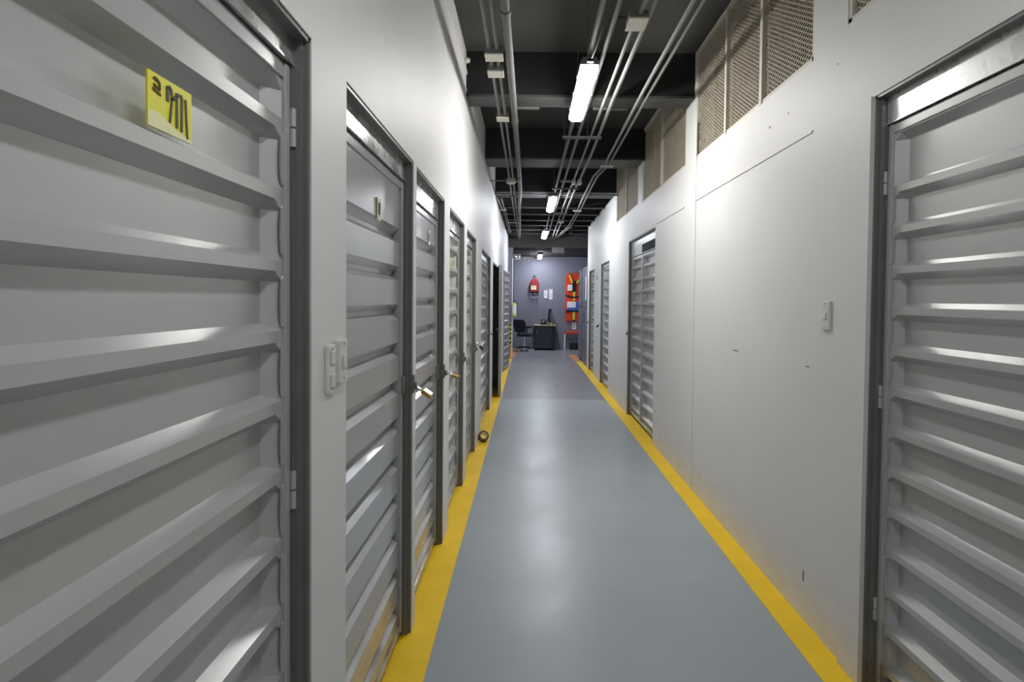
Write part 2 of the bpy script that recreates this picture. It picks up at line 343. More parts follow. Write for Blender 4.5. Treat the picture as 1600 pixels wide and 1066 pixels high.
def storage_door(idx, side, Y0, Y1, top, typ, zf, pitch, label, leaftop=None, hinges=(), hinge_far=True, hasp=None, sign=None, bars=(), matd='door', header='galv', near_open=None):
    loc = P(side, (Y0+Y1)/2, -.05, 0)
    d = thing('door_%d' % idx, loc, label, 'door', kind='structure')
    lt = leaftop or top-.085
    q = MB()
    for a, s_ in ((Y0, 1), (Y1, -1)):
        dbox(q, side, a, a+s_*.010, -.11, -.004, 0.003, top)
        dbox(q, side, a+s_*.010, a+s_*.022, -.11, -.016, .003, top-.01)
        dbox(q, side, a+s_*.022, a+s_*.028, -.11, -.034, .003, top-.02)
    dbox(q, side, Y0, Y1, -.11, -.004, top-.012, top)
    q.build('door_frame', 'jamb', d, weld=False)
    q = MB(); dbox(q, side, Y0+.022, Y1-.022, -.075, -.036, lt+.004, top-.012)
    dbox(q, side, Y0+.022, Y1-.022, -.036, -.031, lt+.004, lt+.010)
    plab(q.build('header_panel', header, d, weld=False), 'galvanised strip above the door leaf')
    q = MB(); edges = [Y0+.028] + list(bars) + [Y1-.028]
    for k in range(len(edges)-1):
        a, b = edges[k]+.003, edges[k+1]-.003
        dbox(q, side, a, a+.024, -.085, -.038, .03, lt); dbox(q, side, b-.024, b, -.085, -.038, .03, lt)
        dbox(q, side, a+.024, b-.024, -.083, -.042, .03, .068); dbox(q, side, a+.024, b-.024, -.083, -.042, lt-.035, lt)
    q.build('leaf_frame', matd, d, weld=False, bevel=.003)
    for k in range(len(edges)-1):
        a, b = edges[k]+.027, edges[k+1]-.027
        g = .0 if typ == 'A' else .006
        q = MB(); corrugated(q, lambda u, n, z: P(side, u, n, z), a+g, b-g, .068, lt-.035, zf, pitch, typ)
        q.build('door_leaf', matd, d, weld=False)
    q = MB(); dbox(q, side, Y0+.03, Y1-.03, -.112, -.100, .02, lt); q.build('backing', 'dark', d)
    he = (Y1-.026) if hinge_far else (Y0+.026)
    for z in hinges:
        q = MB(); c0 = P(side, he, -.034, z-.045); c1 = P(side, he, -.034, z-.002); c2 = P(side, he, -.034, z+.002); c3 = P(side, he, -.034, z+.045)
        q.tube([c0, c1], .0075, 10); q.tube([c2, c3], .0075, 10); dbox(q, side, he-.003, he+.02, -.045, -.034, z-.04, z+.04)
        q.build('hinge', matd, d, smooth=True, weld=False)
    if hasp:
        z = hasp; q = MB(); u = Y1
        dbox(q, side, u-.06, u+.028, -.038, -.026, z-.03, z+.055); dbox(q, side, u-.006, u+.028, -.03, .006, z-.03, z+.055)
        dbox(q, side, u-.012, u-.004, -.03, .022, z-.012, z+.022)
        q.build('hasp', 'steel', d, weld=False, bevel=.003)
    if sign:
        u0, u1, z0, z1, kind = sign; n = -.046
        s_ = MB(); dbox(s_, side, u0, u1, n, n+.003, z0, z1)
        so = s_.build('number_sign', {'y':'ye','o':'ye_old','w':'white','g':'ye'}[kind], d)
        plab(so, {'y':'yellow number sign with a pale lower edge','o':'aged cream number sign','w':'small white number sign','g':'small yellow number sign'}[kind])
        W, H = u1-u0, z1-z0
        def q2(name, polys, mt, t=.0012):
            b_ = MB()
            for poly in polys: b_.prism([(u0+x*W, z0+y*H) for x, y in poly], lambda u, v_, tt: P(side, u, tt, v_), n+.003, n+.003+t)
            return b_.build(name, mt, so, weld=False)
        if kind == 'y':
            q2('pale_band', [[(0,0),(1,0),(1,.06),(.62,.13),(.25,.30),(0,.30)]], 'ye_pale', .0006)
            def st(x0, y0, x1, y1, w_=.035):
                dx, dy = x1-x0, y1-y0; L_ = math.hypot(dx, dy); ox, oy = -dy/L_*w_, dx/L_*w_*.8
                return [(x0-ox,y0-oy),(x1-ox,y1-oy),(x1+ox,y1+oy),(x0+ox,y0+oy)]
            q2('lettering', [st(.42,.60,.42,.86,.030), st(.41,.86,.49,.90,.028), st(.49,.88,.53,.66,.030), st(.52,.70,.47,.22,.022),
                             st(.56,.70,.62,.80,.024), st(.63,.80,.63,.18,.026), st(.61,.82,.76,.84,.035), st(.75,.82,.74,.15,.026), st(.84,.82,.88,.06,.022)], 'ink')
            q2('emblem', [[(.10,.88),(.14,.93),(.20,.92),(.26,.86),(.27,.74),(.24,.74),(.22,.84),(.16,.86)], [(.10,.72),(.27,.66),(.27,.62),(.10,.67)], [(.12,.80),(.24,.76),(.26,.70),(.12,.74)]], 'brown')
        else:
            q2('lettering', [[(.25+.18*k,.25),(.32+.18*k,.25),(.32+.18*k,.78),(.25+.18*k,.78)] for k in range(3)], 'ink')
    return d
storage_door(1,'L',*LD[0],'A',1.948,.163,'grey ribbed metal storage door with a yellow number sign, nearest on the left wall',leaftop=2.09,hinges=(1.949,1.089,.35),sign=(.815,.921,1.805,1.888,'y'))
storage_door(2,'L',*LD[1],'B',1.825,.167,'glossy grey storage door with brass padlock, second from the camera on the left',leaftop=2.07,hasp=1.145,sign=(2.05,2.10,1.845,1.93,'o'),matd='door_b')
storage_door(3,'L',*LD[2],'B',1.99,.155,'grey storage door between two thin white pillars, third on the left wall',leaftop=2.03,hasp=1.08,sign=(3.10,3.14,1.855,1.94,'w'),matd='door_b')
storage_door(4,'L',*LD[3],'A',1.93,.160,'grey storage door with a small yellow number sign, fourth on the left wall',leaftop=2.04,hasp=1.05,sign=(4.10,4.14,1.775,1.85,'g'))
storage_door(5,'L',*LD[4],'A',1.93,.160,'grey storage door with a dark bolt at its far edge, fifth on the left wall',leaftop=2.04,hasp=1.04,sign=(5.10,5.15,1.775,1.85,'w'))
storage_door(6,'L',*LD[5],'A',1.90,.158,'wide grey storage door with visible hinges, sixth on the left wall beyond the brown tape roll',leaftop=2.02,hinges=(1.85,1.6,1.35,1.1,.85,.4),sign=(6.95,7.05,1.70,1.82,'w'))
storage_door(9,'R',*RD[0],'A',1.985,.1555,'grey ribbed metal door with a bright galvanised header, nearest on the right wall',leaftop=2.235,hinges=(2.015,1.181,.338))
storage_door(10,'R',*RD[1],'A',1.98,.155,'double grey ribbed door split by an upright, second on the right wall',leaftop=2.12,bars=(6.68,),header='door')
storage_door(11,'R',*RD[2],'A',1.93,.155,'narrow looking grey ribbed door with a dark lock, third on the right wall',leaftop=2.14,header='door')
storage_door(12,'R',*RD[3],'A',1.93,.155,'furthest grey ribbed door set in the white right wall',leaftop=2.12,header='door')
# near-black sheet stands for slot shade above the near half of the double door
q = MB(); dbox(q,'R',5.87,6.66,-.036,-.033,2.135,2.235); d10 = bpy.data.objects['door_10']; plab(q.build('slot_shade','dark',d10),'dark sheet standing for the shaded slot above the door leaf')
# door 7: standing ajar, hinged on its far side
d7 = thing('door_7', (-.575, 8.72, 0), 'dark doorway with its grey door standing ajar, seventh on the left wall', 'door', kind='structure')
q = MB()
for a, s_ in ((8.088,1),(9.35,-1)): dbox(q,'L',a,a+s_*.02,-.12,-.004,.003,2.11)
dbox(q,'L',8.108,9.33,-.12,-.004,2.09,2.11); q.build('door_frame','jamb',d7,weld=False)
def ajar(parent, hx, hy, ang, L_, z1, mt, sgn=-1):
    ca, sa = math.cos(ang), math.sin(ang)
    def X(u, n, z):   # u from hinge along leaf, n outward (corridor side)
        dx, dy = sa, sgn*ca           # leaf direction
        nx, ny = (ca, -sgn*sa)
        return (hx + dx*u + nx*(n+.05), hy + dy*u + ny*(n+.05), z)
    q = MB(); corrugated(q, X, .028, L_-.028, .068, z1-.035, z1-.2, .148, 'A'); q.build('door_leaf', mt, parent, weld=False)
    q = MB()
    for u0, u1, a, b in ((0,.026,.03,z1),(L_-.026,L_,.03,z1),(.026,L_-.026,.03,.068),(.026,L_-.026,z1-.035,z1)):
        q.add([X(u0,-.085,a),X(u1,-.085,a),X(u1,-.04,a),X(u0,-.04,a),X(u0,-.085,b),X(u1,-.085,b),X(u1,-.04,b),X(u0,-.04,b)],[(0,3,2,1),(4,5,6,7),(0,1,5,4),(1,2,6,5),(2,3,7,6),(3,0,4,7)])
    q.build('leaf_frame', mt, parent, weld=False)
    return X
ajar(d7, -.50, 9.33, math.asin(.075/.78), .78, 2.09, 'door')
q = MB(); q.box(-.50,-.47,8.60,8.66,1.05,1.09); q.build('latch','steel',d7)
d8 = thing('door_8', (-.575, 12.0, 0), 'grey ribbed door pushed slightly open at the far end of the left wall', 'door', kind='structure')
q = MB()
for a, s_ in ((11.62,1),(12.42,-1)): dbox(q,'L',a,a+s_*.02,-.12,-.004,.003,2.18)
dbox(q,'L',11.64,12.40,-.12,-.004,2.16,2.18); q.build('door_frame','jamb',d8,weld=False)
ajar(d8, -.515, 11.66, math.asin(.09/.74), .74, 2.15, 'door', sgn=1)

# ------------------------------------------------------------------ mesh windows
def mesh_window(idx, y0, y1, z0, z1, mull, label):
    wnd = thing('window_%d' % idx, (BX+.03, (y0+y1)/2, z0), label, 'mesh window', kind='structure')
    q = MB(); fw = .022
    for a, b, c_, d_ in ((y0,y1,z0,z0+fw),(y0,y1,z1-fw,z1),(y0,y0+fw,z0,z1),(y1-fw,y1,z0,z1)): q.box(BX+.004,BX+.04,a,b,c_,d_)
    for ym in mull: q.box(BX-.004,BX+.04,ym-.016,ym+.016,z0,z1)
    q.build('window_frame','cream',wnd,weld=False)
    ed = [y0]+list(mull)+[y1]
    pw, ph, xm = .040, .026, BX+.02
    for k in range(len(ed)-1):
        a, b, c_, d_ = ed[k]+.014, ed[k+1]-.014, z0+.018, z1-.018
        q = MB(); sl = ph/pw
        for sg in (1, -1):
            n = int(((b-a)*sl+(d_-c_))/ph)+2
            for i in range(n):
                # line z = z_i + sg*sl*(y-a)
                zi = (c_ - (b-a)*sl if sg > 0 else c_) + i*ph
                pa, pb = a, b
                za, zb = zi, zi+sg*sl*(b-a)
                def clip(zl):  return a + (zl-zi)/(sg*sl)
                ya, yb = a, b
                lo, hi = (clip(c_), clip(d_)) if sg > 0 else (clip(d_), clip(c_))
                ya, yb = max(ya, lo), min(yb, hi)
                if yb-ya < .004: continue
                z_a, z_b = zi+sg*sl*(ya-a), zi+sg*sl*(yb-a)
                t = .0034
                xo = xm+(.0012 if sg > 0 else -.0012)
                q.add([(xo-.0015,ya,z_a-t),(xo-.0015,yb,z_b-t),(xo-.0015,yb,z_b+t),(xo-.0015,ya,z_a+t),(xo+.0015,ya,z_a-t),(xo+.0015,yb,z_b-t),(xo+.0015,yb,z_b+t),(xo+.0015,ya,z_a+t)],
                      [(0,1,2,3),(7,6,5,4),(0,4,5,1),(3,2,6,7)])
        q.build('mesh_panel','mesh',wnd,weld=False)
mesh_window(1,*WN[0],(1.7,),'tan expanded mesh window at the top right corner, nearest the camera')
mesh_window(2,*WN[1],(3.222,3.797),'three pane tan expanded mesh window before the first ceiling beam')
mesh_window(3,*WN[2],(5.614,),'two pane tan mesh window between the first and second deep beams')
mesh_window(4,*WN[3],(7.605,),'two pane tan mesh window furthest along the right wall')

# ------------------------------------------------------------------ lamps
def ceiling_lamp(x, y0, y1, z, mt, label, wd=.125, rods=3.5):
    t = thing('ceiling_light', (x, (y0+y1)/2, z), label, 'ceiling light', 'sealed tube lights over the corridor')
    h = wd/2
    q = MB(); pr = [(-h,.035),(-h,.05),(-h*.7,.085),(h*.7,.085),(h,.05),(h,.035)]
    q.prism(pr, lambda u, v_, tt: (x+u, tt, z+v_), y0, y1); q.build('housing','housing',t,bevel=.004)
    q = MB(); pr = [(-h*.94,.036),(-h*.94,.018),(-h*.7,.002),(-h*.35,-.003),(h*.35,-.003),(h*.7,.002),(h*.94,.018),(h*.94,.036)]
    q.prism(pr, lambda u, v_, tt: (x+u, tt, z+v_), y0+.03, y1-.012); plab(q.build('diffuser',mt,t), 'glowing white diffuser')
    for yy in (y0+.12, y1-.12):
        q = MB(); q.tube([(x,yy,z+.08),(x,yy,rods)],.004,8); q.build('hanging_rod','steel',t)
    for sx in (-1,1):
        for yy in (y0+.2,(y0+y1)/2,y1-.2):
            q = MB(); q.box(x+sx*h-.004*sx,x+sx*(h+.006),yy-.012,yy+.012,z+.02,z+.055); q.build('clip','steel',t)
    q = MB(); q.box(x-.02,x+.02,y0-.03,y0+.005,z+.04,z+.06); q.build('cable_gland','black',t)
    return t
ceiling_lamp(.388,3.58,4.62,3.05,'lamp_near','bright white tube light nearest the camera, above the first deep beam',rods=3.58)
ceiling_lamp(.36,8.14,9.36,3.05,'lamp_far','second bright tube light, under the third deep beam',rods=3.21)
ceiling_lamp(.375,12.25,13.5,3.05,'lamp_far','third tube light, further along the far joists',rods=3.18)
ceiling_lamp(.34,15.65,16.9,2.80,'lamp_far','small looking tube light hanging in the end room',rods=2.9)
ceiling_lamp(.388,-.2,.9,3.05,'lamp_back','tube light over the corridor behind the camera',rods=3.58)

# ------------------------------------------------------------------ conduits
PZ = 3.15
def pipe(pts, r, mt, label, name='conduit_pipe', cat='pipe', group=None, couplings=(), seg=10):
    q = MB(); q.tube(pts, r, seg)
    o = q.build(name, mt, smooth=True); tag(o, label, cat, group)
    for k in couplings:
        (x, y, z) = k; g = MB(); g.tube([(x,y-.03,z),(x,y+.03,z)], r*1.22, 12); g.build('coupling', mt, o, smooth=True)
    return o
pipe([(-.275,YB,PZ),(-.262,4.4,PZ),(-.264,8.15,PZ),(-.272,9.9,PZ),(-.262,13.9,PZ)],.0125,'pipe','thin grey conduit, leftmost of the overhead runs',couplings=[(-.262,5.9,PZ)])
pipe([(-.222,YB,PZ),(-.212,4.4,PZ),(-.215,8.15,PZ),(-.225,9.9,PZ),(-.215,13.9,PZ)],.0125,'pipe','thin grey conduit between the leftmost conduit and the thick pipe')
pipe([(-.150,YB,PZ-.01),(-.138,3.3,PZ-.01),(-.132,4.5,PZ-.01),(-.126,6.6,PZ-.01),(-.128,8.0,PZ-.01),(-.165,9.3,PZ-.01),(-.19,11.5,PZ-.01),(-.24,14.1,PZ-.01)],.026,'pipe_d','thick grey pipe running the length of the ceiling on the left',couplings=[(-.140,3.05,PZ-.01),(-.131,4.9,PZ-.01),(-.128,5.9,PZ-.01),(-.126,7.1,PZ-.01)],seg=14)
pipe([(.385,YB,PZ+.01),(.39,3.3,PZ+.01),(.39,4.9,PZ+.01),(.385,8.1,PZ+.01),(.40,13.9,PZ+.01)],.017,'pipe_d','thick conduit directly above the tube lights',couplings=[(.388,5.6,PZ+.01)])
pipe([(.482,YB,PZ),(.472,7.2,PZ),(.47,9,PZ),(.48,13.9,PZ)],.015,'pipe_d','grey conduit just right of the tube lights')
pipe([(.612,YB,PZ),(.612,3.08,PZ)],.0125,'pipe','grey conduit feeding the near side of the cream box')
pipe([(.597,3.2,PZ),(.598,6.5,PZ),(.59,9,PZ),(.61,13.9,PZ)],.0125,'pipe','grey conduit leaving the far side of the cream box')
pipe([(.665,YB,PZ),(.662,4.4,PZ),(.68,6.1,PZ),(.665,8,PZ),(.68,13.9,PZ)],.015,'pipe','grey conduit right of the cream box')
rb1 = [(.868,YB,PZ),(.866,4.3,PZ),(.888,6.45,PZ),(.83,7.1,PZ),(.842,8.4,PZ),(.865,9.8,PZ),(.86,12.0,PZ),(.70,14.1,PZ)]
pipe(rb1,.0135,'pipe','grey conduit on the right that kinks past the second beam, left of its twin')
pipe([(x+.052 if y<6.6 else x+.05,y,z) for x,y,z in rb1],.0125,'pipe','rightmost overhead conduit, twin of the kinked one')
pipe([(AX,8.40,3.165),(BX,8.40,3.165)],.014,'pipe','straight grey conduit crossing the corridor at the third beam')
pipe([(AX,7.29,3.13),(-.31,7.29,3.13)],.008,'pipe','short conduit from the left wall to the round junction box')
pipe([(-.49,8.55,3.13),(-.455,10.0,3.13),(-.46,12.9,3.13)],.011,'pipe','short conduit hugging the left wall beyond the third beam, outer run')
pipe([(-.44,8.55,3.13),(-.42,10.0,3.13),(-.42,12.9,3.13)],.010,'pipe','short conduit hugging the left wall beyond the third beam, inner run')
pipe([(-.36,14.36,2.86),(.6,14.36,2.86)],.02,'black','dark pipe crossing the mouth of the end room',cat='pipe')
pipe([(.95,12.6,3.1),(1.5,14.1,3.1)],.012,'pipe_d','slanting thin conduit at the far right of the ceiling')
def jbox(x0,x1,y0,y1,z0,z1,label,mt='box'):
    t = thing('junction_box',((x0+x1)/2,(y0+y1)/2,z0),label,'junction box')
    q = MB(); q.box(x0,x1,y0,y1,z0+.008,z1); q.build('body','boxd',t,bevel=.003)
    q = MB(); q.box(x0-.003,x1+.003,y0-.004,y1+.004,z0,z0+.01); plab(q.build('cover',mt,t,bevel=.002),'cream cover plate')
    for xx in (x0+.012,x1-.012):
        q = MB(); q.lathe((xx,(y0+y1)/2,z0-.002),[(.004,0),(.004,.004)],8); q.build('screw','steel',t)
jbox(-.290,-.178,3.50,3.60,3.105,3.165,'cream covered junction box, nearest of the pair on the left conduits')
jbox(-.292,-.185,3.76,3.86,3.105,3.165,'cream covered junction box, further of the close pair on the left conduits')
jbox(-.287,-.185,4.74,4.84,3.115,3.165,'cream junction box on the left conduits just past the first beam')
jbox(.552,.655,3.06,3.20,3.115,3.165,'cream junction box beside the right side of the nearest lamp')
jbox(.60,.70,10.9,11.05,3.10,3.15,'small cream junction box above the far corridor')
t = thing('junction_box',(-.24,7.3,3.09),'round white junction box on the left conduits before the third beam','junction box')
q = MB(); q.lathe((-.24,7.29,3.09),[(.05,0),(.062,.01),(.062,.06),(.05,.07)],20); q.build('body','box',t,smooth=True)
q = MB(); q.tube([(-.19,7.29,3.125),(-.15,7.29,3.125)],.016,10); q.build('plug','orange',t)
t = thing('junction_box',(.56,7.34,3.12),'grey box with cream fittings on the middle conduits before the third beam','junction box')
q = MB(); q.box(.42,.56,7.30,7.36,3.13,3.15); q.build('bracket','pipe',t)
q = MB(); q.box(.575,.62,7.28,7.40,3.10,3.16); q.box(.65,.70,7.28,7.40,3.10,3.16); q.build('fitting','box',t,weld=False,bevel=.004)
def strut(x0,x1,y,z,rods,label,top,mt='pipe_d'):
    t = thing('pipe_hanger',((x0+x1)/2,y,z),label,'pipe hanger','strut hangers under the conduits')
    q = MB(); q.box(x0,x1,y-.018,y+.018,z,z+.004); q.box(x0,x1,y-.018,y-.015,z,z+.022); q.box(x0,x1,y+.015,y+.018,z,z+.022); q.build('channel',mt,t,weld=False)
    for x in rods: q = MB(); q.tube([(x,y,z),(x,y,top)],.004,6); q.build('rod','steel',t)
strut(.315,.69,5.29,3.105,(.335,.56),'wide grey strut carrying four conduits between the first two beams',3.58)
strut(.325,.70,7.70,3.105,(.345,),'dark strut carrying the middle conduits before the third beam',3.58)
strut(.45,.70,9.95,3.11,(.5,),'short strut carrying the middle conduits beyond the second lamp',3.47)
strut(.33,.53,12.1,3.11,(.35,),'short strut carrying the middle conduits just before the third lamp',3.47)
strut(.53,.68,14.0,3.11,(.6,),'furthest strut under the middle conduits',3.47)
strut(.84,.99,6.47,3.12,(.98,),'cream coloured clip under the kinked conduits at the second beam',3.21,'box')
strut(.78,.93,9.70,3.12,(.9,),'small strut under the right pair of conduits at the first far joist',3.47,'box')
strut(.79,.94,12.0,3.12,(.9,),'small strut under the right pair of conduits, further of the two',3.47,'box')
strut(-.31,-.19,8.35,3.11,(-.3,),'dark strut under the left conduits at the third beam',3.21)
strut(-.50,-.40,9.6,3.11,(-.45,),'small strut under the conduits hugging the left wall',3.47,'box')
strut(-.47,-.18,11.2,3.11,(-.3,),'light strut joining the left wall conduits to the ceiling runs',3.47,'box')
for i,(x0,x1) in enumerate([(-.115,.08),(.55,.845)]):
    q = MB(); q.box(x0,x1,4.735,4.77,3.20,3.235); tag(q.build('pale_strip','pipe'),['short light strip under the first beam, left of the lamp','short light strip under the first beam, right of the lamp'][i],'strip')  # thin pale bars along the bottom of the first beam
for y in jy[:]:
    pass
q = MB(); q.tube([(.545,3.12,3.15),(.50,3.13,3.16),(.44,3.16,3.155),(.42,3.22,3.14),(.41,3.4,3.12),(.395,3.53,3.105)],.006,8)
tag(q.build('lamp_cable','black',smooth=True),'black cable looping from the cream box to the nearest lamp','cable')
t = thing('sensor',(AX+.06,4.43,3.33),'small white round sensor on the left wall beside the first beam','sensor')
q = MB(); q.lathe((AX,4.38,3.45),[(.0,0),(.022,0),(.022,.03),(.012,.045)],12,'x'); q.build('body','plate',t,smooth=True)
t['_w'] = t['_w']

# ------------------------------------------------------------------ switches, locks, small things
def switch(side, y0, y1, z0, z1, label, n=1, thick=.012):
    t = thing('light_switch', P(side,(y0+y1)/2,0,z0), label, 'light switch')
    q = MB(); dbox(q,side,y0,y1,.0,thick,z0,z1); q.build('plate','plate',t,bevel=.003)
    for k in range(n):
        zc = z0+(z1-z0)*(k+.5)/n if n > 1 else (z0+z1)/2; yc = (y0+y1)/2
        q = MB(); dbox(q,side,yc-.014,yc+.014,thick,thick+.005,zc-.018,zc+.018); q.build('rocker','plate',t,bevel=.002)
    for zz in (z0+.012,z1-.012):
        q = MB(); c0 = P(side,(y0+y1)/2,thick,zz); c1 = P(side,(y0+y1)/2,thick+.002,zz); q.tube([c0,c1],.003,8); q.build('screw','steel',t)
switch('L',1.402,1.452,1.30,1.425,'cream light switch on the pillar between the first two left doors, nearer of two',2)
switch('L',1.470,1.530,1.315,1.435,'raised cream light switch beside the second left door, further of two',1,.018)
switch('R',2.425,2.492,1.425,1.555,'cream light switch on the white wall beside the nearest right door')
def padlock(x, y, z, mt, label, ang=.9, dirn=1, sc=1.):
    t = thing('padlock',(x,y,z),label,'padlock','padlocks on the storage doors')
    d = Vector((math.sin(ang)*dirn,.0,-math.cos(ang))).normalized()   # hangs/sticks out
    side = Vector((0,1,0)); nrm = d.cross(side).normalized()
    o = Vector((x,y,z))
    def pt(a,b,c_=0): return tuple(o + d*a*sc + side*b*sc + nrm*c_*sc)
    q = MB(); q.tube([pt(.030,-.013),pt(.008,-.013),pt(-.003,-.007),pt(-.006,0),pt(-.003,.007),pt(.008,.013),pt(.030,.013)],.0035*sc,8)
    q.build('shackle','chrome',t,smooth=True)
    q = MB()
    vs = [pt(a,b,c_) for a in (.026,.062) for b,c_ in ((-.022,-.008),(.022,-.008),(.022,.008),(-.022,.008))]
    q.add(vs,[(0,3,2,1),(4,5,6,7),(0,1,5,4),(1,2,6,5),(2,3,7,6),(3,0,4,7)]); q.build('body',mt,t,bevel=.004)
padlock(AX+.018,2.483,1.15,'brass','brass padlock sticking out of the hasp on the second left door',.95,sc=1.35)
padlock(AX+.018,3.40,1.085,'brass','brass padlock on the third left door',1.25,sc=1.35)
padlock(AX+.018,4.46,1.05,'steel','dull steel padlock on the fourth left door',.5,sc=.7)
padlock(AX+.018,5.49,1.10,'black','dark padlock slanting from the fifth left door',.75,sc=1.35)
padlock(AX+.012,7.52,1.10,'black','small black padlock at the far edge of the sixth left door',.3,sc=.8)
padlock(BX-.012,7.30,1.14,'black','small dark padlock on the double right door',.3,-1,.9)
padlock(BX-.012,10.20,1.12,'black','black padlock at the far edge of the third right door',.5,-1,1.5)
padlock(BX-.012,12.07,1.10,'black','black padlock on the furthest ribbed right door',.4,-1,1.2)
t = thing('tape_roll',(-.47,5.86,.0),'dark brown roll of tape standing on the yellow stripe by the left wall','tape roll')
def ring(mb, c, d, prof, seg=24):
    d = Vector(d).normalized(); u = d.cross(Vector((0,0,1))).normalized(); v_ = d.cross(u); n = len(prof); vs = []; fs = []
    for r_, h_ in prof:
        for k in range(seg): a = 2*math.pi*k/seg; vs.append(Vector(c)+d*h_+(u*math.cos(a)+v_*math.sin(a))*r_)
    for i_ in range(n):
        for k in range(seg): l = (k+1)%seg; m_ = (i_+1)%n; fs.append((i_*seg+k,i_*seg+l,m_*seg+l,m_*seg+k))
    mb.add(vs,fs)
TD = (.25,-.85,.55); TC = (-.47,5.86,.062)
q = MB(); ring(q,TC,TD,[(.056,-.028),(.056,.028),(.036,.028),(.036,-.028)]); q.build('tape','brown',t,smooth=True)
q = MB(); ring(q,TC,TD,[(.036,-.027),(.036,.030),(.031,.030),(.031,-.027)]); plab(q.build('core','cream',t,smooth=True),'pale cardboard core')
t = thing('number_plaque',(BX-.004,10.75,1.95),'small white number plaque on the right wall between the last two ribbed doors','sign')
q = MB(); dbox(q,'R',10.55,10.80,0,.004,1.92,2.06); q.build('plate','plate',t)
q = MB(); dbox(q,'R',10.60,10.65,.004,.005,1.95,2.03); dbox(q,'R',10.69,10.74,.004,.005,1.95,2.03); q.build('lettering','ink',t,weld=False)

# ------------------------------------------------------------------ corner post and end room
q = MB(); q.box(-.655,-.405,14.2,14.34,0,2.9)
o = tag(q.build('trim_9','upper',bevel=.006),'pale grey corner post where the left wall ends','post',kind='structure')
q = MB(); q.box(-.425,-.40,14.17,14.20,.0,2.62); plab(q.build('edge_guard','white',o),'white metal edge on the post')
q = MB(); q.box(-.53,-.41,14.188,14.199,.003,.34); plab(q.build('painted_base','orange',o),'orange painted foot of the post')
t = thing('hazard_board',(-.48,14.19,.35),'yellow and black striped hazard board on the corner post','hazard board')
q = MB(); q.box(-.52,-.43,14.175,14.188,.35,.93); q.build('board','lime',t)
q = MB()
for k in range(5): z0 = .36+k*.115; q.prism([(-.52,z0),(-.43,z0+.045),(-.43,z0+.1),(-.52,z0+.055)],lambda u,v_,tt:(u,tt,v_),14.172,14.175)
q.build('stripe','black',t,weld=False)
t = thing('fire_extinguisher',(-.36,14.10,1.08),'fire extinguisher with white label hanging on the corner post','fire extinguisher')
q = MB(); q.lathe((-.352,14.12,1.10),[(.03,0),(.058,.012),(.06,.04),(.06,.29),(.045,.34),(.02,.365),(.018,.385)],20); plab(q.build('cylinder','lime',t,smooth=True),'yellow green cylinder')
q = MB(); q.lathe((-.352,14.12,1.10),[(.0615,.07),(.0615,.30)],20); plab(q.build('paper_label','white',t,smooth=True),'white label wrapped round the cylinder')
q = MB(); q.box(-.375,-.33,14.08,14.16,1.48,1.50); q.box(-.362,-.345,14.11,14.13,1.46,1.53); q.build('valve','black',t,weld=False)
q = MB(); q.tube([(-.33,14.11,1.49),(-.285,14.1,1.45),(-.28,14.1,1.3),(-.285,14.1,1.18)],.008,8); q.build('hose','black',t,smooth=True)
q = MB(); q.tube([(-.375,14.15,1.5),(-.375,14.15,2.55)],.006,8); tag(q.build('wall_cable','black',smooth=True),'black cable running down the post to the extinguisher','cable')
t = thing('emergency_light',(-.3,14.9,2.66),'white emergency light box near the top of the corner post','emergency light')
q = MB(); q.box(-.40,-.22,14.8,14.9,2.62,2.78); q.build('case','white',t,bevel=.01)
q = MB(); q.lathe((-.35,14.78,2.70),[(.0,-.01),(.035,0),(.035,.03)],12,'y'); q.lathe((-.27,14.78,2.70),[(.0,-.01),(.035,0),(.035,.03)],12,'y'); q.build('lamp_head','chrome',t,smooth=True)
q = MB(); q.box(-.39,-.36,14.34,14.85,2.66,2.70); q.build('bracket','steel',t)
t = thing('pipe_bracket',(.0,15.0,2.64),'white bracket and pipe stub under the end room ceiling','bracket')
q = MB(); q.box(-.12,.14,15.0,15.05,2.68,2.72); q.box(-.10,-.07,15.0,15.05,2.58,2.68); q.box(.0,.03,15.0,15.05,2.56,2.68); q.build('bar','white',t,weld=False)
q = MB(); q.tube([(0,15.02,2.72),(0,15.02,2.9)],.01,8); q.build('rod','steel',t)
q = MB(); q.tube([(.14,15.02,2.70),(.32,15.02,2.70)],.018,10); q.build('stub','pipe',t)
q = MB(); q.box(.60,.92,14.0,14.19,2.74,2.90); tag(q.build('air_duct','flange',bevel=.01),'grey duct box under the header of the end room','duct')
# grey gate
t = thing('metal_gate',(1.33,13.9,0),'tall grey metal gate folded back along the right side before the end room','gate')
for k,(a,b) in enumerate([(12.5,13.18),(13.2,13.88),(13.9,14.58)]):
    x0 = 1.355+.02*(k%2)
    q = MB(); q.box(x0,x0+.04,a,a+.05,.02,2.33); q.box(x0,x0+.04,b-.05,b,.02,2.33); q.box(x0,x0+.04,a,b,.02,.08); q.box(x0,x0+.04,a,b,2.28,2.33); q.box(x0,x0+.04,a,b,1.38,1.42); q.build('gate_frame','gate',t,weld=False,bevel=.004)
    q = MB(); q.box(x0+.015,x0+.025,a+.05,b-.05,.08,2.28)
    for j in range(8): q.box(x0+.006,x0+.015,a+.05,b-.05,.12+j*.27,.135+j*.27)
    q.build('gate_panel','gate',t,weld=False)
q = MB(); q.box(1.35,1.36,12.65,12.85,1.55,2.1); plab(q.build('notice','white',t),'white notice strip on the gate')
q = MB(); q.tube([(1.33,13.1,1.0),(1.33,13.1,1.25)],.012,8); q.box(1.33,1.36,13.09,13.11,1.0,1.02); q.box(1.33,1.36,13.09,13.11,1.23,1.25); q.build('handle','steel',t,weld=False)

